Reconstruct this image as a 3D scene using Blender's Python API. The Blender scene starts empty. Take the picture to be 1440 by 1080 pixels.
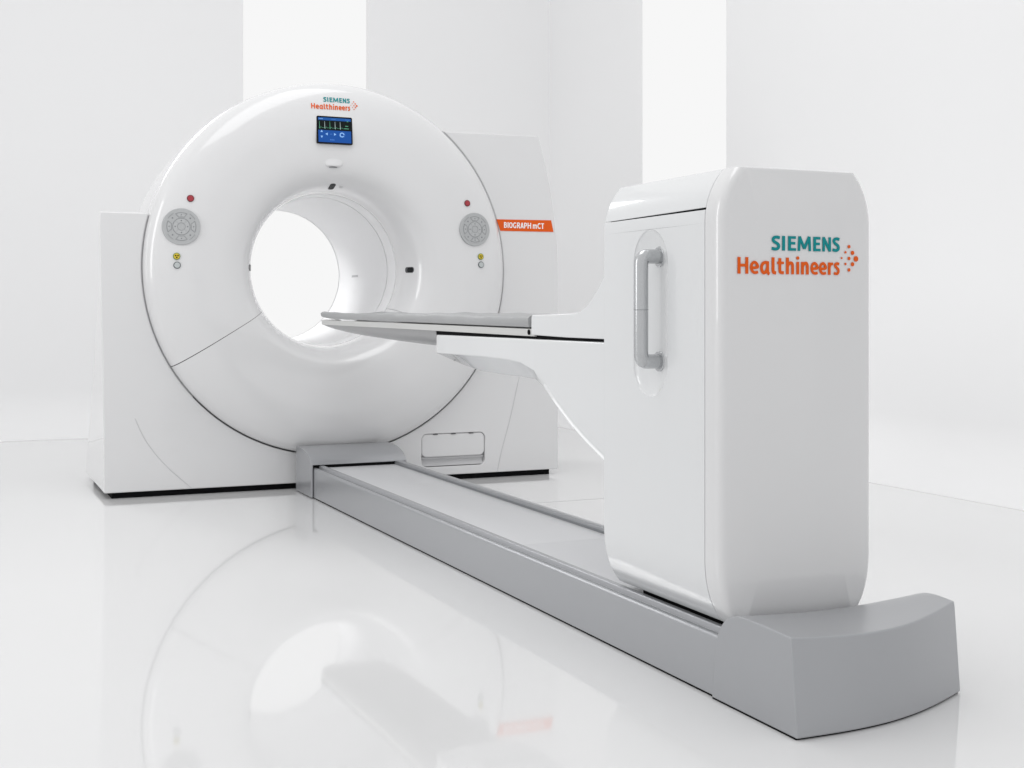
import bpy, bmesh, math, random
from mathutils import Vector, Matrix
random.seed(7)
S = bpy.context.scene
COL = S.collection
R = math.radians

# ------------------------------------------------------------------ camera
cd = bpy.data.cameras.new('camera'); cam = bpy.data.objects.new('camera', cd); COL.objects.link(cam)
cam.location = (-1.84912, -6.40092, 0.9)
cam.rotation_euler = (R(90), 0, R(-23.977))
cd.sensor_width = 36; cd.lens = 1810/1440*36
cd.shift_y = -(540-439)/1440
cd.clip_start = 0.05; cd.clip_end = 200
S.camera = cam

# ------------------------------------------------------------------ world, light, exposure
W = bpy.data.worlds.new('World'); S.world = W; W.use_nodes = True
wn = W.node_tree; wn.nodes.clear()
wo = wn.nodes.new('ShaderNodeOutputWorld'); bg = wn.nodes.new('ShaderNodeBackground')
tc = wn.nodes.new('ShaderNodeTexCoord'); sx = wn.nodes.new('ShaderNodeSeparateXYZ')
mr = wn.nodes.new('ShaderNodeMapRange'); mr.inputs['From Min'].default_value = -0.7; mr.inputs['From Max'].default_value = 0.35
rmp = wn.nodes.new('ShaderNodeMix'); rmp.data_type = 'RGBA'
rmp.inputs['A'].default_value = (0.86, 0.862, 0.868, 1); rmp.inputs['B'].default_value = (0.93, 0.93, 0.93, 1)
wn.links.new(tc.outputs['Generated'], sx.inputs[0]); wn.links.new(sx.outputs['Y'], mr.inputs['Value'])
wn.links.new(mr.outputs[0], rmp.inputs['Factor']); wn.links.new(rmp.outputs['Result'], bg.inputs['Color'])
bg.inputs['Strength'].default_value = 1.0
wn.links.new(bg.outputs[0], wo.inputs[0])

def area(name, loc, target, sx_, sy_, power, col=(1, 1, 1)):
    l = bpy.data.lights.new(name, 'AREA'); l.shape = 'RECTANGLE'; l.size = sx_; l.size_y = sy_; l.energy = power; l.color = col
    o = bpy.data.objects.new(name, l); COL.objects.link(o); o.location = loc
    o.rotation_euler = (Vector(target)-Vector(loc)).to_track_quat('-Z', 'Y').to_euler()
    return o
area('overhead_softbox', (-0.6, -2.0, 4.6), (0, -1.2, 0), 1.8, 3.8, 44)
area('side_softbox', (-5.2, -1.6, 2.2), (0, -1.6, 0.8), 1.1, 2.8, 35)
rs = area('rear_fill', (-1.55, 3.2, 3.5), (0.2, 0.75, 1.1), 1.6, 1.6, 13); rs.data.spread = R(52)  # added lamp behind the ring, brightens the inside of the bore

S.view_settings.view_transform = 'Standard'; S.view_settings.look = 'None'
S.view_settings.exposure = 0; S.view_settings.gamma = 1; S.view_settings.use_curve_mapping = False
S.render.engine = 'CYCLES'
S.cycles.max_bounces = 10; S.cycles.diffuse_bounces = 6; S.cycles.glossy_bounces = 6

# ------------------------------------------------------------------ materials
def mat(name, col, rough=0.4, metal=0, coat=0, coat_r=0.05, ior=1.5, noise=0, nscale=6, bump=0, bscale=200, emit=None, es=1):
    m = bpy.data.materials.new(name); m.use_nodes = True
    nt = m.node_tree; b = nt.nodes['Principled BSDF']
    b.inputs['Base Color'].default_value = (*col, 1); b.inputs['Roughness'].default_value = rough
    b.inputs['Metallic'].default_value = metal; b.inputs['IOR'].default_value = ior
    b.inputs['Coat Weight'].default_value = coat; b.inputs['Coat Roughness'].default_value = coat_r
    t = nt.nodes.new('ShaderNodeTexCoord')
    if noise:
        n = nt.nodes.new('ShaderNodeTexNoise'); n.inputs['Scale'].default_value = nscale; n.inputs['Detail'].default_value = 5
        nt.links.new(t.outputs['Object'], n.inputs['Vector'])
        mx = nt.nodes.new('ShaderNodeMix'); mx.data_type = 'RGBA'
        mx.inputs['A'].default_value = (*[c*(1-noise) for c in col], 1); mx.inputs['B'].default_value = (*[min(1, c*(1+noise)) for c in col], 1)
        nt.links.new(n.outputs['Fac'], mx.inputs['Factor']); nt.links.new(mx.outputs['Result'], b.inputs['Base Color'])
        ra = nt.nodes.new('ShaderNodeMapRange'); ra.inputs['To Min'].default_value = max(0, rough*0.85); ra.inputs['To Max'].default_value = rough*1.15
        nt.links.new(n.outputs['Fac'], ra.inputs['Value']); nt.links.new(ra.outputs[0], b.inputs['Roughness'])
    if bump:
        n2 = nt.nodes.new('ShaderNodeTexNoise'); n2.inputs['Scale'].default_value = bscale; n2.inputs['Detail'].default_value = 3
        nt.links.new(t.outputs['Object'], n2.inputs['Vector'])
        bp = nt.nodes.new('ShaderNodeBump'); bp.inputs['Strength'].default_value = bump; bp.inputs['Distance'].default_value = 0.002
        nt.links.new(n2.outputs['Fac'], bp.inputs['Height']); nt.links.new(bp.outputs[0], b.inputs['Normal'])
    if emit:
        b.inputs['Emission Color'].default_value = (*emit, 1); b.inputs['Emission Strength'].default_value = es
    return m
M = {}
M['white'] = mat('white gloss shell', (0.73, 0.73, 0.735), 0.22, coat=0.9, coat_r=0.03, noise=0.012, nscale=2.5, bump=0.02, bscale=3)
M['shell'] = mat('white table shell', (0.74, 0.75, 0.758), 0.18, coat=1.0, coat_r=0.015, noise=0.012, nscale=3, bump=0.05, bscale=4)
M['liner'] = mat('bore liner', (0.93, 0.93, 0.935), 0.55, coat=0.2, coat_r=0.1)
M['dark'] = mat('dark gap', (0.008, 0.008, 0.009), 0.8, ior=1.15)
M['gapgrey'] = mat('dark trim grey', (0.11, 0.11, 0.115), 0.8, ior=1.2)  # dark grey of the laser window frames and hinge marks
M['grey'] = mat('grey metallic paint', (0.405, 0.413, 0.43), 0.36, metal=0.45, coat=0.3, coat_r=0.15, noise=0.02, nscale=5, bump=0.05, bscale=900)
M['greyl'] = mat('light grey extrusion', (0.42, 0.43, 0.45), 0.32, metal=0.5, noise=0.03, nscale=8)
M['plate'] = mat('pale cover plate', (0.70, 0.705, 0.72), 0.4, coat=0.1, noise=0.01)
M['key'] = mat('key pad grey', (0.44, 0.45, 0.455), 0.5, noise=0.02, nscale=30)
M['keyline'] = mat('key pad marks', (0.24, 0.25, 0.26), 0.6)
M['keyhi'] = mat('key pad buttons', (0.46, 0.47, 0.475), 0.45)
M['steel'] = mat('brushed handle', (0.52, 0.53, 0.54), 0.22, metal=0.8, noise=0.03, nscale=20)
M['carbon'] = mat('pallet underside', (0.33, 0.33, 0.335), 0.35, coat=0.3, noise=0.05, nscale=7)
M['pal'] = mat('pallet edge', (0.60, 0.60, 0.585), 0.3, coat=0.4)
M['mattress'] = mat('grey vinyl mattress', (0.36, 0.365, 0.37), 0.45, noise=0.06, nscale=14, bump=0.25, bscale=22)
M['teal'] = mat('teal lettering', (0.0, 0.25, 0.265), 0.35, ior=1.3)
M['orange'] = mat('orange lettering', (0.76, 0.11, 0.005), 0.35, ior=1.3)
M['band'] = mat('orange band', (0.76, 0.105, 0.008), 0.35, ior=1.3)
M['wtext'] = mat('white lettering', (0.9, 0.9, 0.9), 0.5)
M['red'] = mat('red button', (0.36, 0.015, 0.03), 0.3, coat=0.5)
M['yellow'] = mat('yellow button', (0.68, 0.52, 0.03), 0.4)
M['glassd'] = mat('laser window glass', (0.012, 0.014, 0.015), 0.12, ior=1.3)
M['bezel'] = mat('screen bezel', (0.008, 0.008, 0.010), 0.25, ior=1.2)
def em(n, c, s=1): return mat(n, (0.006, 0.006, 0.006), 0.35, ior=1.15, emit=c, es=s)
M['s_blue'] = em('screen blue', (0.012, 0.085, 0.36)); M['s_bar'] = em('screen bar', (0.015, 0.10, 0.36))
M['s_black'] = em('screen black', (0.004, 0.008, 0.008)); M['s_green'] = em('screen green', (0.12, 0.42, 0.26))
M['s_white'] = em('screen trace white', (0.5, 0.62, 0.62)); M['s_light'] = em('screen icons', (0.30, 0.55, 0.95)); M['s_dim'] = em('screen dim icons', (0.08, 0.22, 0.62))
M['wall'] = mat('painted wall', (0.885, 0.885, 0.888), 0.6, noise=0.008, nscale=0.8, bump=0.03, bscale=60)
M['floor'] = mat('polished white floor', (0.79, 0.79, 0.792), 0.045, ior=1.55, coat=0.1, coat_r=0.02, noise=0.01, nscale=0.6)
M['ventgrey'] = mat('vent grey', (0.34, 0.34, 0.35), 0.6)
M['fillgrey'] = mat('groove fill', (0.42, 0.42, 0.43), 0.6)  # pale tone standing in for lighter shade in the groove
M['seam'] = mat('seam grey', (0.56, 0.56, 0.57), 0.6)

# ------------------------------------------------------------------ helpers
def root(name, label, cat, loc):
    o = bpy.data.objects.new(name, None); COL.objects.link(o); o.location = loc
    o.empty_display_size = 0.1; o['label'] = label; o['category'] = cat
    return o
def world_loc(p):
    v = Vector((0, 0, 0))
    while p: v += p.location; p = p.parent
    return v
def finish(me, angle=32):
    bm = bmesh.new(); bm.from_mesh(me)
    for f in bm.faces: f.smooth = True
    for e in bm.edges:
        e.smooth = not (len(e.link_faces) == 2 and e.calc_face_angle(0) > R(angle))
    bm.to_mesh(me); bm.free()
def obj(name, verts, faces, m, parent=None, bevel=0, seg=3, midx=None, angle=32, cut=None, fix=True, label=None):
    """one mesh object from world-space vertices"""
    off = world_loc(parent)
    me = bpy.data.meshes.new(name)
    me.from_pydata([tuple(Vector(v)-off) for v in verts], [], faces)
    for mm in (m if isinstance(m, list) else [m]): me.materials.append(mm)
    if midx:
        for p, i in zip(me.polygons, midx): p.material_index = i
    if fix:
        bm = bmesh.new(); bm.from_mesh(me)
        bmesh.ops.remove_doubles(bm, verts=bm.verts, dist=1e-6)
        bmesh.ops.recalc_face_normals(bm, faces=bm.faces); bm.to_mesh(me); bm.free()
    o = bpy.data.objects.new(name, me); COL.objects.link(o)
    if parent: o.parent = parent
    if label: o['label'] = label
    if cut or bevel:
        finish(me, angle)
        tmp = []
        for c in (cut or []):
            cm = bpy.data.meshes.new('cut'); cm.from_pydata([tuple(Vector(v)-off) for v in c[0]], [], c[1])
            bm = bmesh.new(); bm.from_mesh(cm); bmesh.ops.recalc_face_normals(bm, faces=bm.faces); bm.to_mesh(cm); bm.free()
            co = bpy.data.objects.new('cut', cm); COL.objects.link(co)
            if parent: co.parent = parent
            md = o.modifiers.new('b', 'BOOLEAN'); md.operation = 'DIFFERENCE'; md.object = co; md.solver = 'EXACT'
            tmp.append(co)
        if bevel:
            md = o.modifiers.new('bev', 'BEVEL'); md.width = bevel; md.segments = seg; md.limit_method = 'ANGLE'; md.angle_limit = R(angle)
            md.use_clamp_overlap = True
        md = o.modifiers.new('wn', 'WEIGHTED_NORMAL'); md.weight = 50; md.keep_sharp = True
        bpy.context.view_layer.update()
        dg = bpy.context.evaluated_depsgraph_get()
        nm = bpy.data.meshes.new_from_object(o.evaluated_get(dg)); o.modifiers.clear(); o.data = nm; nm.name = name
        for co in tmp: bpy.data.objects.remove(co)
        return o
    finish(o.data, angle)
    return o
class MB:
    def __init__(s): s.v = []; s.f = []; s.m = []
    def add(s, vf, mi=0):
        n = len(s.v); s.v += [tuple(v) for v in vf[0]]; s.f += [tuple(i+n for i in f) for f in vf[1]]; s.m += [mi]*len(vf[1])
        return s
    def map(s, fn): s.v = [tuple(fn(*v)) for v in s.v]; return s
    def build(s, name, m, parent=None, **k): return obj(name, s.v, s.f, m, parent, midx=s.m, **k)
def box(x0, x1, y0, y1, z0, z1):
    v = [(x, y, z) for z in (z0, z1) for y in (y0, y1) for x in (x0, x1)]
    return v, [(0, 2, 3, 1), (4, 5, 7, 6), (0, 1, 5, 4), (2, 6, 7, 3), (0, 4, 6, 2), (1, 3, 7, 5)]
def prism(pts, axis, a, b):
    """closed 2D outline extruded along x (pts = y,z), y (pts = x,z) or z (pts = x,y)"""
    n = len(pts)
    def p3(p, t): return {'x': (t, p[0], p[1]), 'y': (p[0], t, p[1]), 'z': (p[0], p[1], t)}[axis]
    v = [p3(p, a) for p in pts]+[p3(p, b) for p in pts]
    f = [tuple(range(n))[::-1], tuple(range(n, 2*n))]+[(i, (i+1) % n, n+(i+1) % n, n+i) for i in range(n)]
    return v, f
def loft(secs, closed=True, caps=True):
    n = len(secs[0]); v = [p for s in secs for p in s]; f = []
    for k in range(len(secs)-1):
        for i in range(n if closed else n-1):
            j = (i+1) % n
            f.append((k*n+i, k*n+j, (k+1)*n+j, (k+1)*n+i))
    if caps: f += [tuple(range(n))[::-1], tuple(range((len(secs)-1)*n, len(secs)*n))]
    return v, f
def tube(pts, r, n=16):
    pts = [Vector(p) for p in pts]; secs = []; up = None
    for i, p in enumerate(pts):
        t = ((pts[min(i+1, len(pts)-1)]-p).normalized()+(p-pts[max(i-1, 0)]).normalized()).normalized()
        if up is None:
            up = t.orthogonal().normalized()
        up = (up-t*up.dot(t)).normalized(); w = t.cross(up)
        secs.append([tuple(p+up*math.cos(2*math.pi*k/n)*r+w*math.sin(2*math.pi*k/n)*r) for k in range(n)])
    return loft(secs)
def bez(p0, p1, p2, n=10):
    return [tuple((1-t)**2*a+2*t*(1-t)*b+t*t*c for a, b, c in zip(p0, p1, p2)) for t in [i/n for i in range(n+1)]]
def rrect(x0, x1, z0, z1, r, n=5):
    out = []
    for cx, cz, a0 in ((x1-r, z1-r, 0), (x0+r, z1-r, 90), (x0+r, z0+r, 180), (x1-r, z0+r, 270)):
        out += [(cx+r*math.cos(R(a0+90*i/n)), cz+r*math.sin(R(a0+90*i/n))) for i in range(n+1)]
    return out
def interp(tab, x):
    if x <= tab[0][0]: return tab[0][1]
    for (a, p), (b, q) in zip(tab, tab[1:]):
        if x <= b:
            t = (x-a)/(b-a); return p+(q-p)*t
    return tab[-1][1]
def catmull(pts, sub=6):
    out = []
    for i in range(len(pts)-1):
        p0 = pts[max(i-1, 0)]; p1 = pts[i]; p2 = pts[i+1]; p3 = pts[min(i+2, len(pts)-1)]
        for k in range(sub):
            t = k/sub
            out.append(tuple(0.5*((2*b)+(-a+c)*t+(2*a-5*b+4*c-d)*t*t+(-a+3*b-3*c+d)*t**3) for a, b, c, d in zip(p0, p1, p2, p3)))
    out.append(pts[-1]); return out
FONTCACHE = {}
def text_vf(s, x0, x1, z0, z1, bold=0.0, depth=0.0015, keep=False):
    """lettering in the XZ plane (facing -y) whose outline box is x0..x1, z0..z1 (z0 = baseline)"""
    c = bpy.data.curves.new('t', 'FONT'); c.body = s; c.size = 1; c.offset = bold; c.resolution_u = 5
    c.space_character = 1.03
    o = bpy.data.objects.new('t', c); COL.objects.link(o); bpy.context.view_layer.update()
    me = bpy.data.meshes.new_from_object(o.evaluated_get(bpy.context.evaluated_depsgraph_get()))
    bpy.data.objects.remove(o)
    vs = [(v.co.x, v.co.y) for v in me.vertices]; fs = [tuple(p.vertices) for p in me.polygons]
    ax = min(v[0] for v in vs); bx = max(v[0] for v in vs); top = max(v[1] for v in vs); bot = min(v[1] for v in vs)
    kx = (x1-x0)/(bx-ax); kz = (z1-z0)/(top-bot)
    bm = bmesh.new()
    bv = [bm.verts.new((x0+(x-ax)*kx, 0, z0+(y-bot)*kz)) for x, y in vs]
    for f in fs:
        try: bm.faces.new([bv[i] for i in f])
        except ValueError: pass
    bmesh.ops.remove_doubles(bm, verts=bm.verts, dist=1e-6)
    r = bmesh.ops.extrude_face_region(bm, geom=bm.faces[:])
    for g in r['geom']:
        if isinstance(g, bmesh.types.BMVert): g.co.y -= depth
    bmesh.ops.recalc_face_normals(bm, faces=bm.faces)
    bm.verts.index_update()
    out = [tuple(v.co) for v in bm.verts], [tuple(v.index for v in f.verts) for f in bm.faces]
    bm.free(); return out
def disc(cx, cz, r, d=0.0015, n=32, y=0):
    return prism([(cx+r*math.cos(2*math.pi*i/n), cz+r*math.sin(2*math.pi*i/n)) for i in range(n)], 'y', y, y-d)
def arcband(cx, cz, r0, r1, a0, a1, d=0.001, n=12, y=0):
    pts = [(cx+r1*math.cos(R(a0+(a1-a0)*i/n)), cz+r1*math.sin(R(a0+(a1-a0)*i/n))) for i in range(n+1)]
    pts += [(cx+r0*math.cos(R(a1+(a0-a1)*i/n)), cz+r0*math.sin(R(a1+(a0-a1)*i/n))) for i in range(n+1)]
    return prism(pts, 'y', y, y-d)
def stroke(pts, w, y0, d):
    """thick pen line with mitred joints and square ends, in the XZ plane"""
    P_ = [Vector(p) for p in pts]; L, Rr = [], []
    for i, p in enumerate(P_):
        a = (P_[i]-P_[i-1]).normalized() if i else None
        b = (P_[i+1]-P_[i]).normalized() if i < len(P_)-1 else None
        t = ((a or b)+(b or a)).normalized(); n = Vector((-t.y, t.x)); c = max(0.6, abs(t.dot(b or a)))
        L.append(p+n*w/2/c); Rr.append(p-n*w/2/c)
    return prism([tuple(q) for q in L+Rr[::-1]], 'y', y0, y0-d)
def E_(x, w):  # small e, left edge x, scaled width w
    k = w/83.0
    return [('c', [(x+17*k, 347), (x+70*k, 343), (x+69*k, 320), (x+47*k, 301), (x+24*k, 310), (x+13*k, 332), (x+14*k, 358), (x+28*k, 380), (x+50*k, 387), (x+76*k, 381)], 23)]
def arch(x, x2, w=26): return [('c', [(x, 334), (x+12, 312), (x+30, 302), (x2-6, 308), (x2, 330), (x2, 397)], w)]
GLY_TOP = [('c', [(521, 95), (494, 89), (466, 94), (455, 110), (466, 127), (486, 137), (506, 150), (511, 169), (497, 185), (474, 189), (443, 183)], 25), ('l', [(559, 78), (559, 200)], 28),
    ('l', [(618, 78), (618, 200)], 27), ('l', [(618, 89), (681, 89)], 22), ('l', [(618, 137), (675, 137)], 22), ('l', [(618, 189), (683, 189)], 22),
    ('l', [(719, 78), (713, 200)], 24), ('l', [(819, 78), (825, 200)], 24), ('l', [(719, 80), (768, 180)], 25), ('l', [(819, 80), (768, 180)], 25),
    ('l', [(875, 78), (875, 200)], 27), ('l', [(875, 89), (934, 89)], 22), ('l', [(875, 137), (928, 137)], 22), ('l', [(875, 189), (936, 189)], 22),
    ('l', [(969, 78), (969, 200)], 24), ('l', [(1034, 78), (1034, 200)], 24), ('l', [(968, 82), (1035, 196)], 25),
    ('c', [(1137, 95), (1113, 89), (1088, 94), (1078, 110), (1088, 127), (1106, 137), (1123, 150), (1128, 169), (1115, 185), (1095, 189), (1065, 183)], 25)]
GLY_LOW = [('l', [(129, 260), (129, 397)], 27), ('l', [(202, 260), (202, 397)], 27), ('l', [(129, 327), (202, 327)], 24)]+E_(232, 83)+[
    ('c', [(402, 304), (374, 302), (352, 316), (343, 344), (349, 374), (366, 388), (386, 376), (402, 345)], 25), ('c', [(402, 292), (402, 365), (407, 388), (420, 396)], 26),
    ('c', [(455, 258), (455, 366), (463, 383), (484, 387)], 27), ('c', [(522, 264), (522, 362), (531, 382), (560, 385)], 26), ('l', [(496, 303), (560, 303)], 21),
    ('l', [(597, 258), (597, 397)], 27)]+arch(597, 649)+[('l', [(701, 292), (701, 397)], 27), ('d', (701, 260), 14.5), ('l', [(749, 292), (749, 397)], 27)]+arch(749, 799)+E_(832, 80)+E_(921, 78)+[
    ('l', [(1029, 292), (1029, 397)], 26), ('c', [(1030, 334), (1038, 314), (1050, 305), (1068, 303)], 23),
    ('c', [(1134, 304), (1112, 300), (1095, 307), (1094, 322), (1109, 337), (1124, 350), (1126, 371), (1111, 386), (1080, 383)], 23)]
def letters(mb, glyphs, fx, fz, k, depth, mi):
    for q, g in enumerate(glyphs):
        d = depth+0.00006*(q % 5)      # every pen stroke sits a hair above its neighbour
        if g[0] == 'd': mb.add(disc(fx(g[1][0]), fz(g[1][1]), g[2]*k, d, 18), mi)
        else:
            p = catmull(g[1], 5) if g[0] == 'c' else g[1]
            mb.add(stroke([(fx(x), fz(z)) for x, z in p], g[2]*k, 0, d), mi)
def logo(px, pz, k, fn, name, parent, depth=0.0015, shear=0.0):
    """company lettering; (px,pz) = left end of the lower baseline, k = metres per pixel of the large sign"""
    b = MB(); u = k/7.2
    fx = lambda x: px+(x-115)*u
    fz = lambda z: pz+(397-z)*u
    letters(b, GLY_TOP, fx, fz, u, depth, 0); letters(b, GLY_LOW, fx, fz, u, depth, 1)
    for dx, dy, r in ((1243, 153, 14), (1204, 202, 10), (1282, 205, 17), (1163, 252, 8), (1243, 254, 14), (1320, 256, 23), (1204, 302, 10), (1282, 303, 17), (1243, 352, 14)):
        b.add(disc(fx(dx), fz(dy), r*u*1.05, depth, 20), 1)
    b.map(fn)
    return b.build(name, [M['teal'], M['orange']], parent, fix=False)
def band_text(x0, x1, z0, z1, depth):
    """BIOGRAPH mCT in upright bold capitals, 100 units tall"""
    w = 20; G_ = []; X = 0
    def o(x): return [('c', [(x+38, 90), (x+18, 82), (x+10, 50), (x+18, 18), (x+38, 10), (x+58, 18), (x+66, 50), (x+58, 82), (x+38, 90)], 19)]
    G_ += [('l', [(10, 0), (10, 100)], w), ('c', [(10, 91), (36, 90), (48, 74), (36, 56), (10, 54)], 17), ('c', [(10, 54), (40, 52), (54, 30), (40, 11), (10, 9)], 17)]
    G_ += [('l', [(84, 0), (84, 100)], w)]+o(104)
    G_ += [('c', [(252, 84), (228, 91), (206, 80), (196, 50), (206, 20), (228, 9), (248, 14)], 19), ('l', [(246, 10), (246, 48)], 18)]
    G_ += [('l', [(282, 0), (282, 100)], w), ('c', [(282, 91), (312, 90), (325, 71), (312, 50), (282, 47)], 17), ('l', [(304, 48), (332, 0)], 19)]
    G_ += [('l', [(352, 0), (378, 98)], 19), ('l', [(404, 0), (378, 98)], 19), ('l', [(358, 26), (398, 26)], 15)]
    G_ += [('l', [(430, 0), (430, 100)], w), ('c', [(430, 91), (462, 90), (474, 68), (462, 46), (430, 43)], 17)]
    G_ += [('l', [(504, 0), (504, 100)], w), ('l', [(558, 0), (558, 100)], w), ('l', [(504, 52), (558, 52)], 17)]
    G_ += [('l', [(614, 0), (614, 74)], 18), ('c', [(614, 50), (628, 66), (642, 64), (648, 46), (648, 0)], 17), ('c', [(648, 50), (662, 66), (676, 64), (682, 46), (682, 0)], 17)]
    G_ += [('c', [(768, 84), (744, 91), (722, 80), (712, 50), (722, 20), (744, 9), (768, 16)], 19), ('l', [(812, 0), (812, 100)], w), ('l', [(782, 91), (842, 91)], 17)]
    b = MB(); kx = (x1-x0)/842; kz = (z1-z0)/100
    for q, g in enumerate(G_):
        p = catmull(g[1], 4) if g[0] == 'c' else g[1]
        v, f = stroke(p, g[2], 0, depth+0.00005*(q % 5))
        b.add(([(x0+x*kx, y, z0+z*kz) for x, y, z in v], f), 0)
    return b

# ------------------------------------------------------------------ the setting
def struct(o): o['kind'] = 'structure'; return o
struct(obj('floor', *box(-14, 12, -12, 14, -0.05, 0), M['floor']))
struct(obj('floor_seam', *box(0.345, 3.0, -0.902, -0.899, 0.0002, 0.0006), M['seam']))
H_ = 5.2
def cove(u0, r=0.35, t=0.06):
    """wall section with a rounded foot that runs out on the floor; u grows away from the room"""
    return [(u0-r, 0.0005)]+[(u0-r+r*math.sin(R(a_)), 0.0008+r-r*math.cos(R(a_))) for a_ in range(4, 91, 6)]+[(u0, H_), (u0+t, H_), (u0+t, 0.0005)]
struct(obj('wall', *prism(cove(3.55), 'x', -9, 0.299), M['wall']))
struct(obj('wall', *prism(cove(3.55), 'x', 1.309, 2.93), M['wall']))
v_, f_ = prism(cove(2.93), 'y', 1.955, 3.55)
v_ = [(x, y+(0.13 if y < 2 and x > 2.95 else 0), z) for x, y, z in v_]      # bevelled jamb
struct(obj('wall', v_, f_, M['wall']))
struct(obj('wall', *prism(cove(2.99), 'y', -7.5, 0.93), M['wall']))

# ------------------------------------------------------------------ the scanner gantry
CX, CZ = 0.003, 1.124
G = root('scanner_gantry', 'large round white ring-shaped scanner with a wide bore, a blue screen and two side keypads', 'scanner', (0, 0.45, 0))
prof = [(0.400, 0.205), (0.402, 0.165), (0.408, 0.115), (0.420, 0.066), (0.438, 0.022), (0.462, -0.012), (0.492, -0.036), (0.532, -0.051), (0.585, -0.060),
        (0.650, -0.065), (0.730, -0.068), (0.800, -0.062), (0.860, -0.050), (0.908, -0.030), (0.935, -0.006), (0.949, 0.020), (0.954, 0.050), (0.955, 0.150), (0.951, 0.19)]
prof = catmull(prof, 4)
ptab = sorted((r, y) for r, y in prof if y < 0.12)
def face_y(x, z): return interp(ptab, math.hypot(x-CX, z-CZ))
def conform(x, y, z, lift=0.0): return (x, face_y(x, z)+y-lift, z)
def lathe(pr, a0, a1, n, thick=0.0, full=False):
    """surface of revolution about the bore axis, with wall thickness when pr is a closed outline"""
    secs = []
    for i in range(n+1 if not full else n):
        a = R(a0+(a1-a0)*i/n)
        secs.append([(CX+r*math.cos(a), y, CZ+r*math.sin(a)) for r, y in pr])
    m = len(pr); v = [p for s in secs for p in s]; f = []
    K = len(secs)
    for k in range(K if full else K-1):
        k2 = (k+1) % K
        for i in range(m):
            j = (i+1) % m
            f.append((k*m+i, k*m+j, k2*m+j, k2*m+i))
    if not full: f += [tuple(range(m))[::-1], tuple(range((K-1)*m, K*m))]
    return v, f
inner = [(0.93, 0.19), (0.93, 0.10), (0.90, 0.045), (0.85, 0.01), (0.75, -0.02), (0.6, -0.02), (0.52, 0.01), (0.45, 0.09), (0.425, 0.16), (0.42, 0.205)]
shell = prof+inner
A0, A1 = 211.0, 329.0
obj('front_cover', *lathe(shell, A1-360+0.12, A0-0.12, 150), M['white'], G, label='upper part of the round front cover above the slanted seams', angle=40)
obj('front_cover', *lathe(shell, A0+0.12, A1-0.12, 80), M['white'], G, label='lower part of the round front cover below the slanted seams', angle=40)
obj('inner_frame', *lathe([(r+0.012 if y > 0.02 and r < 0.5 else r-(0.012 if r > 0.9 else 0), y+0.010) for r, y in prof]+[(0.90, 0.30), (0.45, 0.30)], 0, 360, 128, full=True), M['dark'], G)
# bore
obj('bore_liner', *lathe([(0.399, 0.208), (0.394, 0.331), (0.412, 0.331), (0.412, 0.208)], 0, 360, 128, full=True), M['liner'], G)
obj('bore_liner', *lathe([(0.393, 0.338), (0.387, 1.236), (0.405, 1.236), (0.412, 0.338)], 0, 360, 128, full=True), M['liner'], G)
obj('bore_seal', *lathe([(0.403, 0.20), (0.403, 0.34), (0.39, 1.26), (0.43, 1.26), (0.43, 0.20)], 0, 360, 128, full=True), M['dark'], G)
obj('bore_liner', *lathe([(0.3865, 1.246), (0.40, 1.30), (0.44, 1.33), (0.44, 1.262), (0.405, 1.262), (0.405, 1.246)], 0, 360, 128, full=True), M['liner'], G)
obj('bore_marking', *[(lambda a0, a1: loft([[(CX+0.3885*math.cos(R(a)), y, CZ+0.3885*math.sin(R(a))) for y in (0.86, 0.98)]+[(CX+0.3875*math.cos(R(a)), y, CZ+0.3875*math.sin(R(a))) for y in (0.98, 0.86)] for a in (a0, (a0+a1)/2, a1)]))(-2.6, -0.8)][0], M['seam'], G)
# pale strips added to lighten the shaded groove round the ring
for a0, a1 in ((-12, 51), (165, 222)):
    obj('groove_fill', *lathe([(0.9545, 0.037), (0.9590, 0.037), (0.9590, 0.09), (0.9545, 0.09)], a0, a1, 40), M['fillgrey'], G)
# drum behind the ring
obj('drum_cover', *lathe([(0.936, 0.196), (0.934, 0.55), (0.925, 0.80), (0.90, 0.98), (0.85, 1.15), (0.78, 1.28), (0.70, 1.325), (0.445, 1.335), (0.445, 1.28), (0.86, 0.9), (0.90, 0.196)], 0, 360, 160, full=True), M['white'], G, angle=40)
# side covers: one big front skin on each side of the ring, cut by a circle a little wider than the ring
RG = 0.9590
def arc_pts(a0, a1, n=60): return [(CX+RG*math.cos(R(a0+(a1-a0)*i/n)), CZ+RG*math.sin(R(a0+(a1-a0)*i/n))) for i in range(n+1)]
aL = 180-math.degrees(math.asin((1.383-CZ)/RG)); aR = math.degrees(math.asin((1.866-CZ)/RG))
left = [(-0.002, 0.030), (-1.128, 0.030), (-1.131, 0.35), (-1.139, 0.75), (-1.146, 1.05), (-1.151, 1.30), (-1.150, 1.383)]+arc_pts(aL, 269.6, 70)
rcurve = bez((1.289, 1.18), (1.275, 1.52), (1.170, 1.872), 16)
right = [(0.002, 0.030)]+arc_pts(270.4, 360+aR, 90)+[(1.170, 1.872)]+rcurve[::-1][1:]+[(1.292, 0.8), (1.292, 0.030)]
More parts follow.
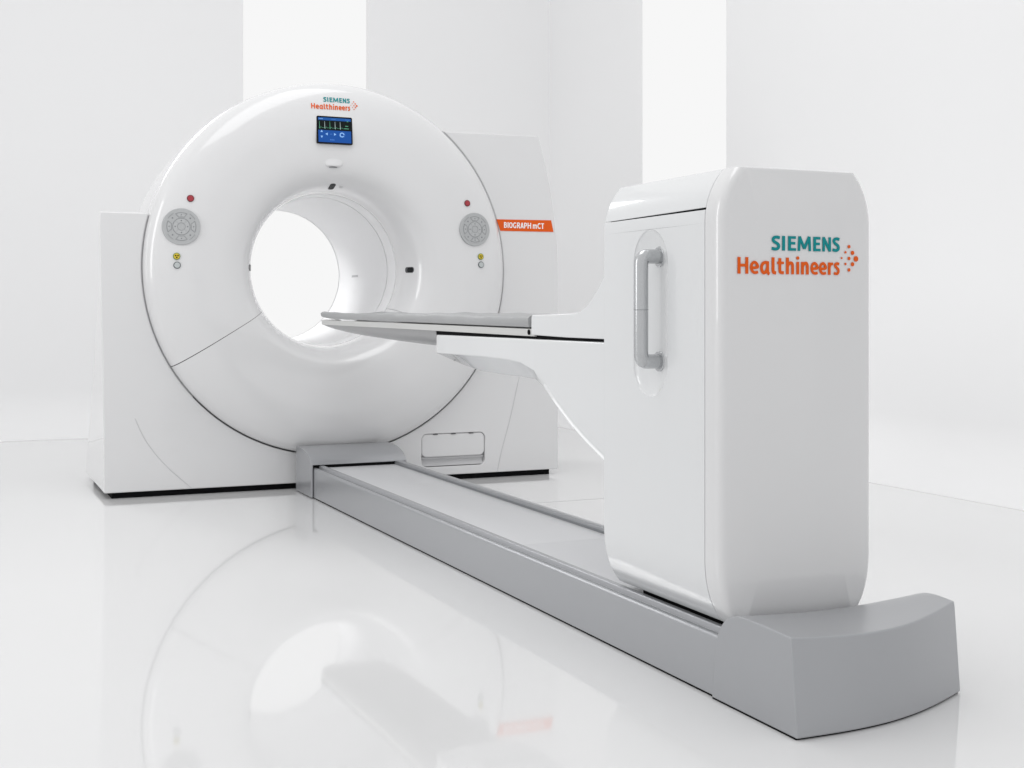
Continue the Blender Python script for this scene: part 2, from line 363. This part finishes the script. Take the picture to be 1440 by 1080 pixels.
# soft rounding of the outer left side towards the back
lsec = [[(x+(tt*max(0, z-0.03)/1.35*0.115 if x < -1.1 else 0), y, z) for x, z in left] for y, tt in ((0.03, 0), (0.32, 0.33), (0.61, 0.67), (0.9, 1))]
obj('side_cover', *loft(lsec), M['white'], G, bevel=0.006, angle=50, label='left white side cover, low and squared off')
hatch_cut = prism(rrect(0.487, 0.851, 0.076, 0.252, 0.03), 'y', 0.0, 0.062)
obj('side_cover', *prism(right, 'y', 0.03, 0.9), M['white'], G, bevel=0.005, angle=50, cut=[hatch_cut], label='right white side cover, tall with an orange band')
obj('base_plinth', *box(-1.09, -0.01, 0.06, 0.86, 0, 0.04), M['dark'], G)
obj('base_plinth', *box(0.01, 1.25, 0.06, 0.86, 0, 0.04), M['dark'], G)
obj('rear_base', *box(-0.75, 0.75, 0.905, 1.25, 0.03, 0.66), M['white'], G, bevel=0.03)
# service hatch
hp = rrect(0.4888, 0.8492, 0.128, 0.2502, 0.0285)
hb = obj('service_hatch', *prism(hp, 'y', 0.034, 0.055), M['white'], G, bevel=0.006, label='rounded rectangular service hatch low on the right cover')
obj('grip_recess', *prism([(0.0605, 0.078), (0.0605, 0.128), (0.046, 0.128), (0.040, 0.120), (0.053, 0.108), (0.053, 0.098), (0.036, 0.080)], 'x', 0.494, 0.844), M['seam'], hb, bevel=0.001)
for xx in (0.565, 0.668, 0.770):
    obj('hinge_mark', *box(xx-0.013, xx+0.013, 0.0285, 0.034, 0.247, 0.250), M['gapgrey'], hb)
# creases of the flared side covers, their faint shade drawn as grey lines
def crease(pts): return tube([(x, 0.0295, z) for x, z in catmull(pts, 6)], 0.0013, 6)
obj('crease_line', *crease([(-0.985, 0.385), (-0.945, 0.295), (-0.893, 0.215), (-0.835, 0.147), (-0.775, 0.088), (-0.713, 0.031)]), M['seam'], G)
obj('crease_line', *crease([(1.054, 0.545), (1.0, 0.32), (0.95, 0.15), (0.922, 0.031)]), M['seam'], G)
# orange name band with lettering
bnd = obj('name_band', *prism([(0.918, 1.405), (1.2475, 1.409), (1.262, 1.345), (0.941, 1.343)], 'y', 0.0305, 0.0275), M['band'], G, label='orange band with white model name')
band_text(0.962, 1.203, 1.3598, 1.3912, 0.0008).map(lambda x, y, z: (x, y+0.0274, z)).build('lettering', M['wtext'], bnd, fix=False)
# top logo
logo(-0.137, 1.928, 0.00143, lambda x, y, z: (x, face_y(x, z)+y-0.0008, z), 'logo', G, 0.0012)
# screen
sy = face_y(-0.018, 1.822)
def scr(x, y, z): # tilt with the face
    t = (z-1.822)
    return (x, sy-0.006+y+t*0.10, z)
sb = MB().add(prism(rrect(-0.112, 0.075, 1.751, 1.893, 0.008), 'y', 0.03, 0.0)).map(scr).build('display', M['bezel'], G, bevel=0.002, label='small touch screen with green heart traces over blue controls')
s = MB()
def quad(x0, x1, z0, z1, y=0): return prism([(x0, z0), (x1, z0), (x1, z1), (x0, z1)], 'y', y, y-0.0004)
X0, X1, Z0, Z1 = -0.104, 0.067, 1.759, 1.885
s.add(quad(X0, X1, Z1-0.014, Z1), 1); s.add(quad(X0, X1, 1.821, Z1-0.0145), 2); s.add(quad(X0, X1, Z0, 1.8205), 0)
def line(x0, z0, x1, z1, w, mi, y=-0.0006):
    d = Vector((x1-x0, z1-z0)); L = d.length
    if L < 1e-6: return
    n = Vector((-d.y, d.x))/L*w/2
    s.add(prism([(x0+n.x, z0+n.y), (x1+n.x, z1+n.y), (x1-n.x, z1-n.y), (x0-n.x, z0-n.y)], 'y', y, y-0.0003), mi)
px_ = None
for k in range(5):
    bx = X0+0.004+k*0.027
    mi = 3 if k in (0, 2) else 4
    for a, b in (((bx, 1.833), (bx+0.002, 1.829)), ((bx+0.002, 1.829), (bx+0.0025, 1.866)), ((bx+0.0025, 1.866), (bx+0.004, 1.827)), ((bx+0.004, 1.827), (bx+0.0055, 1.833)), ((bx+0.0055, 1.833), (bx+0.011, 1.837)), ((bx+0.011, 1.837), (bx+0.015, 1.832)), ((bx+0.015, 1.832), (bx+0.027, 1.833))):
        line(*a, *b, 0.0011, mi if b[1] > 1.86 or a[1] > 1.86 else 3)
def tri(cx, cz, r, ang, mi=5):
    s.add(prism([(cx+r*math.cos(R(ang+t)), cz+r*math.sin(R(ang+t))) for t in (0, 120, 240)], 'y', -0.0006, -0.0009), mi)
tri(X0+0.017, 1.8135, 0.0075, 90); tri(X0+0.017, 1.787, 0.0075, 270); tri(X0+0.044, 1.801, 0.0080, 180); tri(X0+0.085, 1.801, 0.0080, 0)
s.add(arcband(X0+0.123, 1.800, 0.0075, 0.0125, 0, 330, y=-0.0006, d=0.0003, n=20), 5)
s.add(arcband(X0+0.123, 1.800, 0.0155, 0.0165, -50, 50, y=-0.0006, d=0.0003), 6); s.add(arcband(X0+0.123, 1.800, 0.0135, 0.0155, 190, 240, y=-0.0006, d=0.0003), 6)
def tiny(t, x0, x1, z0, z1, mi): s.add([(lambda vf: ([(x, y-0.0006, z) for x, y, z in vf[0]], vf[1]))(text_vf(t, x0, x1, z0, z1, 0.01, 0.0003))][0], mi)
for x0 in (X0+0.004, X0+0.070, X0+0.142):
    for i in range(5): s.add(quad(x0+i*0.0045, x0+i*0.0045+0.003, Z1-0.0085, Z1-0.0055, -0.0006), 5 if x0 < X0+0.01 else 6)
for i in range(4): s.add(quad(X0+0.064+i*0.006-0.004, X0+0.064+i*0.006, 1.769, 1.7755-0.001*(i % 2), -0.0006), 6)
for i in range(3): s.add(quad(X0+0.060+i*0.004, X0+0.063+i*0.004, 1.7995, 1.8025, -0.0006), 6)
for x, z, w in ((X0+0.150, 1.870, 0.006), (X0+0.141, 1.846, 0.014), (X0+0.136, 1.833, 0.022)):
    n = int(w/0.004)
    for i in range(n+1): s.add(quad(x+i*0.004, x+i*0.004+0.003, z-0.002, z+0.002, -0.0006), 3)
s.map(scr).build('screen', [M['s_blue'], M['s_bar'], M['s_black'], M['s_green'], M['s_white'], M['s_light'], M['s_dim']], sb, fix=False)
# camera lip under the screen
secs = []
for i in range(13):
    t = i/12; z = 1.700-0.062*t
    w = 0.058*(1-0.30*t**4); d = -0.004+0.024*t**1.5 if t < 0.9 else 0.0165-(t-0.9)*0.12
    row = [(-0.018+w*math.cos(R(a)), face_y(-0.018, z)+0.012-(d+0.012)*max(0, math.sin(R(a)))**0.7, z) for a in range(0, 181, 10)]
    secs.append(row)
lip = obj('camera_hood', *loft(secs), M['white'], G, angle=50, label='small rounded hood below the screen')
obj('camera_slot', *box(-0.040, 0.0, face_y(-0.018, 1.64)-0.008, face_y(-0.018, 1.64)+0.004, 1.6345, 1.6375), M['keyline'], lip)
# keypads, buttons: each sits on the tangent plane of the cover
def tangent(cx, cz):
    y0 = face_y(cx, cz); e = 0.045
    gx = (face_y(cx+e, cz)-face_y(cx-e, cz))/(2*e); gz = (face_y(cx, cz+e)-face_y(cx, cz-e))/(2*e)
    return lambda x, y, z: (x, y0+gx*(x-cx)+gz*(z-cz)+y-0.001, z)
def keypad(cx, cz):
    r0 = 0.089; conform = tangent(cx, cz)
    b = MB().add(disc(cx, cz, r0, 0.018, 64, y=0.014)).map(conform).build('control_panel', M['key'], G, bevel=0.002, label=None)
    m = MB()
    m.add(arcband(cx, cz, 0.0395, 0.0415, 0, 358, n=48, y=-0.004), 0)
    m.add(arcband(cx, cz, 0.0175, 0.0185, 0, 358, n=30, y=-0.004), 0)
    for a in (0, 90, 180, 270):
        m.add(arcband(cx, cz, 0.0665, 0.0685, a-24, a+24, y=-0.004), 0)
        m.add(arcband(cx, cz, 0.046, 0.0475, a-16, a+16, y=-0.004), 0)
        m.add(disc(cx+0.029*math.cos(R(a)), cz+0.029*math.sin(R(a)), 0.0035, 0.001, 8, y=-0.004), 0)
        for sg in (-1, 1):
            p, q = R(a+sg*23.5), R(a+sg*16)
            x0, z0, x1, z1 = cx+0.0675*math.cos(p), cz+0.0675*math.sin(p), cx+0.0467*math.cos(q), cz+0.0467*math.sin(q)
            d = Vector((x1-x0, z1-z0)).normalized()*0.0008
            m.add(prism([(x0-d.y, z0+d.x), (x1-d.y, z1+d.x), (x1+d.y, z1-d.x), (x0+d.y, z0-d.x)], 'y', -0.004, -0.005), 0)
        tx, tz = cx+0.057*math.cos(R(a)), cz+0.057*math.sin(R(a))
        m.add(prism([(tx+0.0045*math.cos(R(a+t)), tz+0.0045*math.sin(R(a+t))) for t in (0, 120, 240)], 'y', -0.0045, -0.0055), 0)
        m.add(arcband(cx, cz, 0.072, 0.0735, a+30, a+58, y=-0.004), 0)
        tx, tz = cx+0.058*math.cos(R(a+45)), cz+0.058*math.sin(R(a+45))
        m.add(disc(tx, tz, 0.004, 0.001, 8, y=-0.004), 0)
    m.map(conform).build('key_marks', [M['keyline']], b, fix=False)
    for a in (0, 90, 180, 270):
        MB().add(arcband(cx, cz, 0.0482, 0.0658, a-16, a+16, d=0.0016, y=-0.003)).map(conform).build('button', M['keyhi'], b, bevel=0.0005)
        MB().add(arcband(cx, cz, 0.0200, 0.0385, a-38, a+38, d=0.0016, y=-0.003)).map(conform).build('button', M['keyhi'], b, bevel=0.0005)
def button(name, cx, cz, r, ring, face, sym=False):
    conform = tangent(cx, cz)
    b = MB().add(disc(cx, cz, r, 0.010, 32, y=0.006)).map(conform).build(name, ring, G, bevel=0.001)
    MB().add(disc(cx, cz, r*0.80, 0.003, 28, y=-0.003)).map(conform).build('button_face', face, b, bevel=0.001)
    if sym:
        m = MB()
        for a in (30, 150, 270): m.add(arcband(cx, cz, r*0.14, r*0.55, a-28, a+28, y=-0.0062, d=0.0006))
        m.map(conform).build('warning_symbol', M['dark'], b, fix=False)
    return b
M['greenring'] = mat('olive button rim', (0.16, 0.24, 0.06), 0.4); M['greyring'] = mat('grey button rim', (0.13, 0.15, 0.155), 0.35, metal=0.5)
M['redring'] = mat('red button rim', (0.14, 0.015, 0.02), 0.4); M['palebtn'] = mat('pale button', (0.5, 0.53, 0.53), 0.35)
for sgn, kx, rx, yx in ((-1, -0.781, -0.737, -0.803), (1, 0.751, 0.709, 0.786)):
    dz = 0.0 if sgn < 0 else 0.026
    keypad(kx, 1.314+dz)
    button('emergency_button', rx, 1.452+dz, 0.017, M['redring'], M['red'])
    button('warning_button', yx, 1.170+dz, 0.017, M['greenring'], M['yellow'], True)
    button('start_button', yx+0.002, 1.127+dz, 0.017, M['greyring'], M['palebtn'])
# positioning-laser windows in the flare of the bore
flare = [(r, y) for r, y in prof if r < 0.53]
def on_flare(ang, s, lift=0.0015):
    L = [0]
    for a, b in zip(flare, flare[1:]): L.append(L[-1]+math.dist(a, b))
    for i in range(len(L)-1):
        if s <= L[i+1]: break
    t = (s-L[i])/(L[i+1]-L[i]); r = flare[i][0]+(flare[i+1][0]-flare[i][0])*t; y = flare[i][1]+(flare[i+1][1]-flare[i][1])*t
    tx, ty = flare[i+1][0]-flare[i][0], flare[i+1][1]-flare[i][1]; n = math.hypot(tx, ty); nr, ny = ty/n, -tx/n
    r += nr*lift; y += ny*lift
    return (CX+r*math.cos(R(ang)), y, CZ+r*math.sin(R(ang)))
def pill(ang, s0, s1, w, lift0, lift1, r=None):
    pts = rrect(s0, s1, -w/2, w/2, w*0.45, 6); rr = 0.43
    a = [on_flare(ang+math.degrees(t/rr), s_, lift0) for s_, t in pts]; b = [on_flare(ang+math.degrees(t/rr), s_, lift1) for s_, t in pts]
    return loft([a, b])
for ang in (90, 0, 180):
    w = obj('laser_window', *pill(ang, 0.116, 0.188, 0.031, -0.004, 0.0014), M['gapgrey'], G)
    obj('window_glass', *pill(ang, 0.136, 0.184, 0.025, 0.0008, 0.0022), M['glassd'], w)
obj('microphone', *pill(83.5, 0.150, 0.168, 0.019, -0.002, 0.0014), M['seam'], G)
def crown(a0, a1, y0, y1, r, h, n=36):
    secs = []
    for i in range(n+1):
        t = i/n; a = R(a0+(a1-a0)*t); e = min(1, min(t, 1-t)/0.16); e = e*e*(3-2*e)
        secs.append([(CX+rr*math.cos(a), yy, CZ+rr*math.sin(a)) for yy, rr in ((y0, r-0.006), (y0+0.012, r-0.003+h*0.6*e), (y0+0.035, r-0.002+h*e), (y1-0.02, r-0.002+h*e), (y1, r-0.006))])
    return loft(secs)
obj('crown_cover', *crown(74, 97, 0.198, 0.62, 0.936, 0.028), M['white'], G, angle=50)
# long vent strips across the crown of the drum
def strip(a0, a1, y0, y1, r, h):
    secs = []
    N = 30
    for i in range(N+1):
        t = i/N; a = R(a0+(a1-a0)*t); k = max(0.05, math.sqrt(max(0, 1-abs(2*t-1)**10)))
        ym = (y0+y1)/2; hw = (y1-y0)/2*k
        secs.append([(CX+rr*math.cos(a), yy, CZ+rr*math.sin(a)) for yy, rr in ((ym-hw, r-0.004), (ym-hw*0.85, r+h), (ym+hw*0.85, r+h), (ym+hw, r-0.004))])
    return loft(secs)
for y0, y1 in ((0.225, 0.275), (0.31, 0.36)):
    v = obj('vent_strip', *strip(99, 118, y0, y1, 0.936, 0.006), M['white'], G, bevel=0.002)
    obj('vent_slot', *strip(100, 117, y0+0.014, y1-0.014, 0.9421, 0.0012), M['ventgrey'], v)

# ------------------------------------------------------------------ floor rail
F = root('floor_rail', 'long low grey floor rail with curved end caps running from the ring to the tower', 'rail', (0.04, -2.1, 0))
xl, xr = -0.200, 0.262
ya, yb = -0.10, -3.93
fl = [(xl, 0.006), (xl, 0.136), (xl+0.002, 0.143), (xl+0.007, 0.1475), (xl+0.014, 0.1475), (xl+0.017, 0.143), (xl+0.028, 0.143), (xl+0.031, 0.154), (xl+0.035, 0.158), (xl+0.050, 0.158), (xl+0.053, 0.155), (xl+0.053, 0.135), (xl+0.053, 0.006)]
obj('side_rail', *prism(fl, 'y', ya, yb), M['grey'], F, bevel=0.0012, seg=2, label='side rail facing the camera')
fr = [(xr-0.045, 0.006), (xr-0.045, 0.163), (xr-0.040, 0.167), (xr-0.022, 0.167), (xr-0.018, 0.160), (xr-0.006, 0.160), (xr, 0.152), (xr, 0.006)]
obj('side_rail', *prism(fr, 'y', ya, yb), M['grey'], F, bevel=0.0012, seg=2)
obj('rail_slot', *box(xl+0.0175, xl+0.0275, ya, yb, 0.1432, 0.1437), M['keyline'], F)
obj('rail_slot', *box(xr-0.0475, xr-0.0452, ya, yb, 0.147, 0.154), M['keyline'], F)
# ribbed cover plate
yj = -1.10
obj('cover_plate', *box(xl+0.054, xr-0.046, -0.10, yj+0.0015, 0.125, 0.146), M['plate'], F, bevel=0.001)
obj('cover_plate', *box(xl+0.054, xr-0.046, yj-0.0015, -2.60, 0.125, 0.146), M['plate'], F, bevel=0.001)
rb = []
y = -2.601
while y > -3.92:
    rb += [(y, 0.146), (y-0.007, 0.146), (y-0.0075, 0.1454), (y-0.0093, 0.1454)]; y -= 0.010
rb = rb+[(rb[-1][0], 0.125), (-2.601, 0.125)]
obj('ribbed_belt', *prism(rb, 'x', xl+0.054, xr-0.046), M['plate'], F)
obj('foot_trim', *box(xl+0.004, xr-0.004, ya, yb, 0.0005, 0.010), M['dark'], F)
# near end cap
nc = catmull([(-3.852, 0.004), (-3.862, 0.09), (-3.876, 0.155), (-3.905, 0.193), (-3.945, 0.212), (-3.985, 0.217), (-4.05, 0.216), (-4.120, 0.213)], 4)
NX = 28
secs = []
for i in range(NX+1):
    t = i/NX; x = -0.207+0.562*t
    # front edge bows outward in plan, right end lies a little further back
    yf = -4.158-0.062*math.sin(math.pi*t)*0.75+0.105*t
    back = 0.02*t
    fx = 0.010 if t < 0.5 else 0.0
    dip = -0.012*math.sin(math.pi*t)
    sec = [(x, yy+back+(yf+4.120)*max(0, (-(yy)-3.985)/0.135)*1.0, zz+dip*min(1, zz/0.15)) for yy, zz in nc]
    sec += [(x, yf+back-0.002, 0.200+dip), (x, yf+back-0.020, 0.004)]
    secs.append(sec)
for s_, w in ((0, 0.004), (-1, -0.004)):
    pass
obj('end_cap', *loft(secs), M['grey'], F, bevel=0.0035, angle=38, label='near end cap with a broad bowed front')
secs2 = []
for s_ in secs:
    secs2.append([(p[0]*0.992+0.0005, p[1]+(0.006 if p[1] < -4.0 else -0.0), 0.0006 if k == 0 else 0.0048) for k, p in ((0, s_[0]), (1, s_[0]), (1, s_[-1]), (0, s_[-1]))])
obj('cap_foot', *loft(secs2), M['dark'], F)
# far end cap
fc = [(-0.052, 0.006), (-0.052, 0.226), (-0.150, 0.224)]+bez((-0.205, 0.221), (-0.300, 0.205), (-0.338, 0.130), 8)
fc_out = [(-0.045, 0.006), (-0.052, 0.228)]+bez((-0.12, 0.228), (-0.30, 0.222), (-0.338, 0.165), 10)+[(-0.340, 0.006)]
cutb = box(xl-0.006, xr+0.006, -0.5, -0.10, -0.05, 0.166)
secs = [[(x, yy, zz) for yy, zz in fc_out] for x in [-0.212+0.485*i/12 for i in range(13)]]
obj('end_cap', *loft(secs), M['grey'], F, bevel=0.004, angle=38, cut=[box(xl-0.003, xr+0.004, -0.5, -0.12, -0.05, 0.161)], label='far end cap against the ring')
obj('gap_lining', *box(xl+0.002, xr-0.002, -0.12, -0.325, 0.012, 0.1595), M['dark'], F)

# ------------------------------------------------------------------ patient table
T = root('patient_table', 'tall white table tower with grey handle and logo, its pallet reaching into the bore', 'patient table', (0.035, -3.58, 0.16))
TCX = 0.0195
def tower_profile(zlo, zhi, inset=0.0, n=14):
    hw = 0.2205-inset
    topc = bez((hw, 1.110), (hw, 1.182), (0.170-inset, 1.240-inset), n)
    botc = bez((0.172-inset, 0.167+inset), (hw, 0.222), (hw, 0.320), n)
    rt = [p for p in botc+topc]
    rt = [(x, z) for x, z in rt]
    full = rt+[(-x, z) for x, z in rt[::-1]]
    # clip between zlo and zhi
    def wid(z):
        tab = [(p[1], p[0]) for p in rt]; return interp(tab, z)
    zs = [z for x, z in rt if zlo < z < zhi]
    zs = [max(zlo, rt[0][1])]+zs+[min(zhi, rt[-1][1])]
    r_ = [(wid(z), z) for z in zs]
    return [(TCX+x, z) for x, z in r_]+[(TCX-x, z) for x, z in r_[::-1]]
yb_, ys, yf_ = -3.310, -3.812, -3.880
# handle recess cutter: long capsule pressed into the -x flank
def capsule(yc, zc, hy, hz, x0, depth):
    vs = []; n, m = 40, 12
    for j in range(m+1):
        t = j/m
        k = math.cos(math.pi/2*t*0.999); 
        xx = x0+depth*math.sin(math.pi/2*t)
        row = []
        for i in range(n):
            a = 2*math.pi*i/n; ca, sa = math.cos(a), math.sin(a)
            row.append((xx, yc+hy*k*ca, zc+(hz-hy)*(1 if i <= n//2 else -1)+hy*k*sa))
        vs.append(row)
    first = [(x0-0.05, p[1], p[2]) for p in vs[0]]
    return loft([first]+vs)
body = obj('tower_shell', *prism(tower_profile(0, 1.142), 'y', yb_, ys), M['shell'], T, bevel=0.006, angle=24, cut=[capsule(-3.558, 0.898, 0.086, 0.212, TCX-0.2210, 0.014)], label='glossy white flank and back of the tower')
lid = [[(x, y, z+(dz if z < 1.1437 else 0)) for x, z in tower_profile(1.1436, 2)] for y, dz in ((yb_, 0), (ys, 0.0036))]
obj('tower_lid', *loft(lid), M['shell'], T, bevel=0.002, angle=38)
obj('tower_core', *prism(tower_profile(1.128, 2, 0.012), 'y', yb_-0.012, ys-0.02), M['dark'], T)
# front panel: rounded edge, slightly bowed
pr0 = tower_profile(0, 2)
def widen(p):      # extra points along the flat top and bottom edges so the panel can bow
    out = []
    for a, b in zip(p, p[1:]+p[:1]):
        n = 12 if abs(a[0]-b[0]) > 0.2 else (6 if abs(a[1]-b[1]) > 0.3 else 1)
        out += [(a[0]+(b[0]-a[0])*i/n, a[1]+(b[1]-a[1])*i/n) for i in range(n)]
    return out
pr0 = widen(pr0)
def bow(x, z): return -0.010*(1-((x-TCX)/0.24)**2)
def bow_y(x): return yf_-0.001+bow(x, 0)+0.010*(1-(0.216/0.24)**2)
secs = []
def insetprof(d):
    c = Vector((TCX, 0.706)); out = []
    for x, z in pr0:
        out.append((x-math.copysign(min(d, abs(x-TCX)), x-TCX), z+(d if z < 0.2 else (-d if z > 1.22 else 0))*0.18))
    return out
for yy, d in ((ys-0.003, 0.0), (yf_+0.029, 0.0), (yf_+0.018, 0.0018), (yf_+0.010, 0.005), (yf_+0.004, 0.010), (yf_+0.001, 0.017), (yf_, 0.024)):
    secs.append([(x, yy+(0 if yy > yf_+0.03 else bow_y(x)-yf_+0.001), z) for x, z in insetprof(d)])
# bowed face as nested rings
for k in (0.8, 0.55, 0.3, 0.08):
    base = insetprof(0.024)
    secs.append([(TCX+(x-TCX)*k, bow_y(TCX+(x-TCX)*k), 0.706+(z-0.706)*k) for x, z in base])
obj('front_panel', *loft(secs), M['white'], T, angle=46, label='broad satin white end panel carrying the company logo')
logo(-0.1575, 0.9895, 0.002035, lambda x, y, z: (x, bow_y(x)+y-0.0010, z), 'logo', T, 0.0012)
obj('tower_foot', *box(TCX-0.150, TCX+0.150, -3.40, -3.865, 0.147, 0.172), M['dark'], T)
# handle
hx, hy, z0, z1 = -0.243, -3.585, 0.776, 1.040
pts = [(-0.183, hy, z1)]+bez((-0.226, hy, z1), (hx, hy, z1), (hx, hy, z1-0.024), 8)+bez((hx, hy, z0+0.024), (hx, hy, z0), (-0.226, hy, z0), 8)+[(-0.183, hy, z0)]
hd = obj('handle', *tube(pts, 0.0182, 20), M['steel'], T, label='vertical brushed grey grab handle')
for z in (z0, z1):
    v, f = tube([(-0.193, hy, z), (-0.187, hy, z), (-0.180, hy, z)], 0.026, 24)
    obj('mounting_plate', v, f, M['steel'], hd, bevel=0.002)
obj('joint_ring', *tube([(hx, hy, 0.905), (hx, hy, 0.9065)], 0.0186, 20), M['keyline'], hd)
# arm under the pallet (lofted hull)
AXL, AXR = -0.165, 0.205
ac = (AXL+AXR)/2; aw = (AXR-AXL)/2
st = [(-1.893, .746, .742, .05), (-1.93, .748, .722, .09), (-2.03, .749, .705, .115), (-2.20, .750, .693, .125), (-2.40, .750, .690, .13), (-2.58, .747, .690, .135), (-2.68, .741, .690, .15), (-2.78, .720, .690, .18),
      (-2.86, .682, .675, .195), (-2.95, .630, .625, .198), (-3.05, .578, .573, .198), (-3.15, .535, .530, .198), (-3.25, .498, .493, .198), (-3.33, .470, .465, .198)]
secs = []
for i, (y, zs, zb, wb) in enumerate(st):
    w = aw-(0.012 if i == 0 else 0)
    zt = 0.817
    secs.append([(ac-w, y, zt-0.004), (ac-w+0.004, y, zt), (ac+w-0.004, y, zt), (ac+w, y, zt-0.004), (ac+w, y, zs), (ac+wb*0.98, y, zb), (ac-wb*0.98, y, zb), (ac-w, y, zs)])
obj('support_arm', *loft(secs), M['shell'], T, bevel=0.002, seg=2, angle=30, label='white cantilever arm with a hull-shaped underside')
car = [(-2.765, 0.829), (-2.765, 0.884), (-2.772, 0.892), (-2.90, 0.8935), (-3.02, 0.896)]+catmull([(-3.02, 0.896), (-3.07, 0.8985), (-3.11, 0.907), (-3.155, 0.928), (-3.20, 0.960), (-3.245, 1.002), (-3.30, 1.050), (-3.33, 1.065)], 4)[1:]+[(-3.33, 0.825), (-3.0, 0.8255)]
obj('carriage', *prism(car, 'x', AXL-0.002, AXR+0.002), M['shell'], T, bevel=0.004, angle=38, label='white block that grips the end of the pallet')
obj('slide_gap', *box(AXL+0.01, AXR-0.01, -1.90, -3.32, 0.8172, 0.8285), M['dark'], T)
# pallet
def zst(y): return interp([(-2.76, 0.847), (-1.5, 0.856), (-0.2, 0.863)], y)
secs = []; secs_h = []
ys_ = [-2.78, -2.0, -1.4, -1.0, -0.7, -0.5, -0.4, -0.33, -0.28, -0.24, -0.21, -0.195]
for y in ys_:
    e = max(0.0, (y+0.42)/0.225); k = math.sqrt(max(0.03, 1-e**3*0.9)) if e > 0 else 1
    w = aw*k; z = zst(y); th = 0.022*(0.35+0.65*min(1, (-0.19-y)/0.14+0.1))
    secs.append([(ac-w, y, z), (ac-w+0.004, y, z+0.001), (ac-w+0.02, y, z-0.004), (ac-w*0.5, y, z-0.022*k), (ac, y, z-0.028*k), (ac+w*0.5, y, z-0.022*k), (ac+w-0.02, y, z-0.004), (ac+w-0.004, y, z+0.001), (ac+w, y, z),
                 (ac+w-0.002, y, z-th), (ac+w*0.5, y, z-th-0.012), (ac, y, z-th-0.012), (ac-w*0.5, y, z-th-0.012), (ac-w+0.002, y, z-th)])
pal = obj('pallet', *loft(secs), M['pal'], T, angle=50, label='slim pale pallet edge ending in a rounded tip')
hz_t = [(-1.90, 0.764), (-1.6, 0.768), (-1.2, 0.777), (-0.9, 0.786), (-0.65, 0.797), (-0.5, 0.808), (-0.4, 0.819), (-0.32, 0.832), (-0.26, 0.845), (-0.235, 0.852)]
secs = []
for y, zb in hz_t:
    e = max(0.0, (y+0.42)/0.225); k = math.sqrt(max(0.03, 1-e**3*0.9)) if e > 0 else 1
    w = (aw-0.004)*k; zt = zst(y)-0.018; d = max(0.004, zt-zb)
    sec = [(ac-w, y, zt)]
    for i in range(0, 17):
        a = math.pi*i/16
        sec.append((ac-w*math.copysign(abs(math.cos(a))**0.75, math.cos(a))*0.985, y, zt-0.002-d*math.sin(a)**0.8))
    sec.append((ac+w, y, zt))
    secs.append(sec)
obj('pallet_hull', *loft(secs[::-1]), M['carbon'], pal, angle=60, label='dark curved carbon underside')
obj('rail_end', *tube([(AXL+0.004, -2.745, 0.8375), (AXL-0.0018, -2.745, 0.8375)], 0.0085, 16), M['dark'], pal)

# ------------------------------------------------------------------ mattress (rests on the pallet)
secs = []
random.seed(3)
N = 90
for i in range(N+1):
    y = -2.735+(2.735-0.185)*i/N
    e = max(0.0, (y+0.62)/0.435)   # head end: thins and curls up
    z0 = zst(y)+0.0075
    lift = 0.022*e**2.0
    w = (aw-0.003)*(math.sqrt(max(0.04, 1-max(0, (y+0.40)/0.215)**3*0.93)) if y > -0.40 else 1)
    th = 0.028*(1-0.5*e**2) if e > 0 else 0.028
    bulge = 0.006*min(1, max(0, (-1.15-y)/0.2))
    wob = 0.0016*math.sin(y*9)+0.0010*math.sin(y*23+1)
    fold = 0.0025*math.sin(y*5.0)
    if i > N-3: th *= (0.75 if i == N-2 else 0.5 if i == N-1 else 0.15)
    sec = []
    prof_m = [(-0.99, -0.05), (-1.005, 0.30), (-0.995, 0.70), (-0.965, 0.95), (-0.90, 1.02), (-0.7, 0.82), (-0.4, 0.55), (0, 0.45), (0.4, 0.55), (0.7, 0.82), (0.90, 1.02), (0.965, 0.95), (0.995, 0.70), (1.005, 0.35), (0.99, -0.05), (0.6, -0.12), (0, -0.2), (-0.6, -0.12)]
    for kx, kz in prof_m:
        zz = z0+lift+kz*(th+bulge)+(wob if kz > 0.6 else 0)
        xx = ac+kx*w+(fold if kx < -0.9 and 0.3 < kz < 0.8 else 0)
        sec.append((xx, y, zz))
    secs.append(sec)
mt = obj('mattress', *loft(secs), M['mattress'], None, angle=60)
mt['label'] = 'thin grey padded mattress lying on the narrow pallet, head end curled up'; mt['category'] = 'mattress'
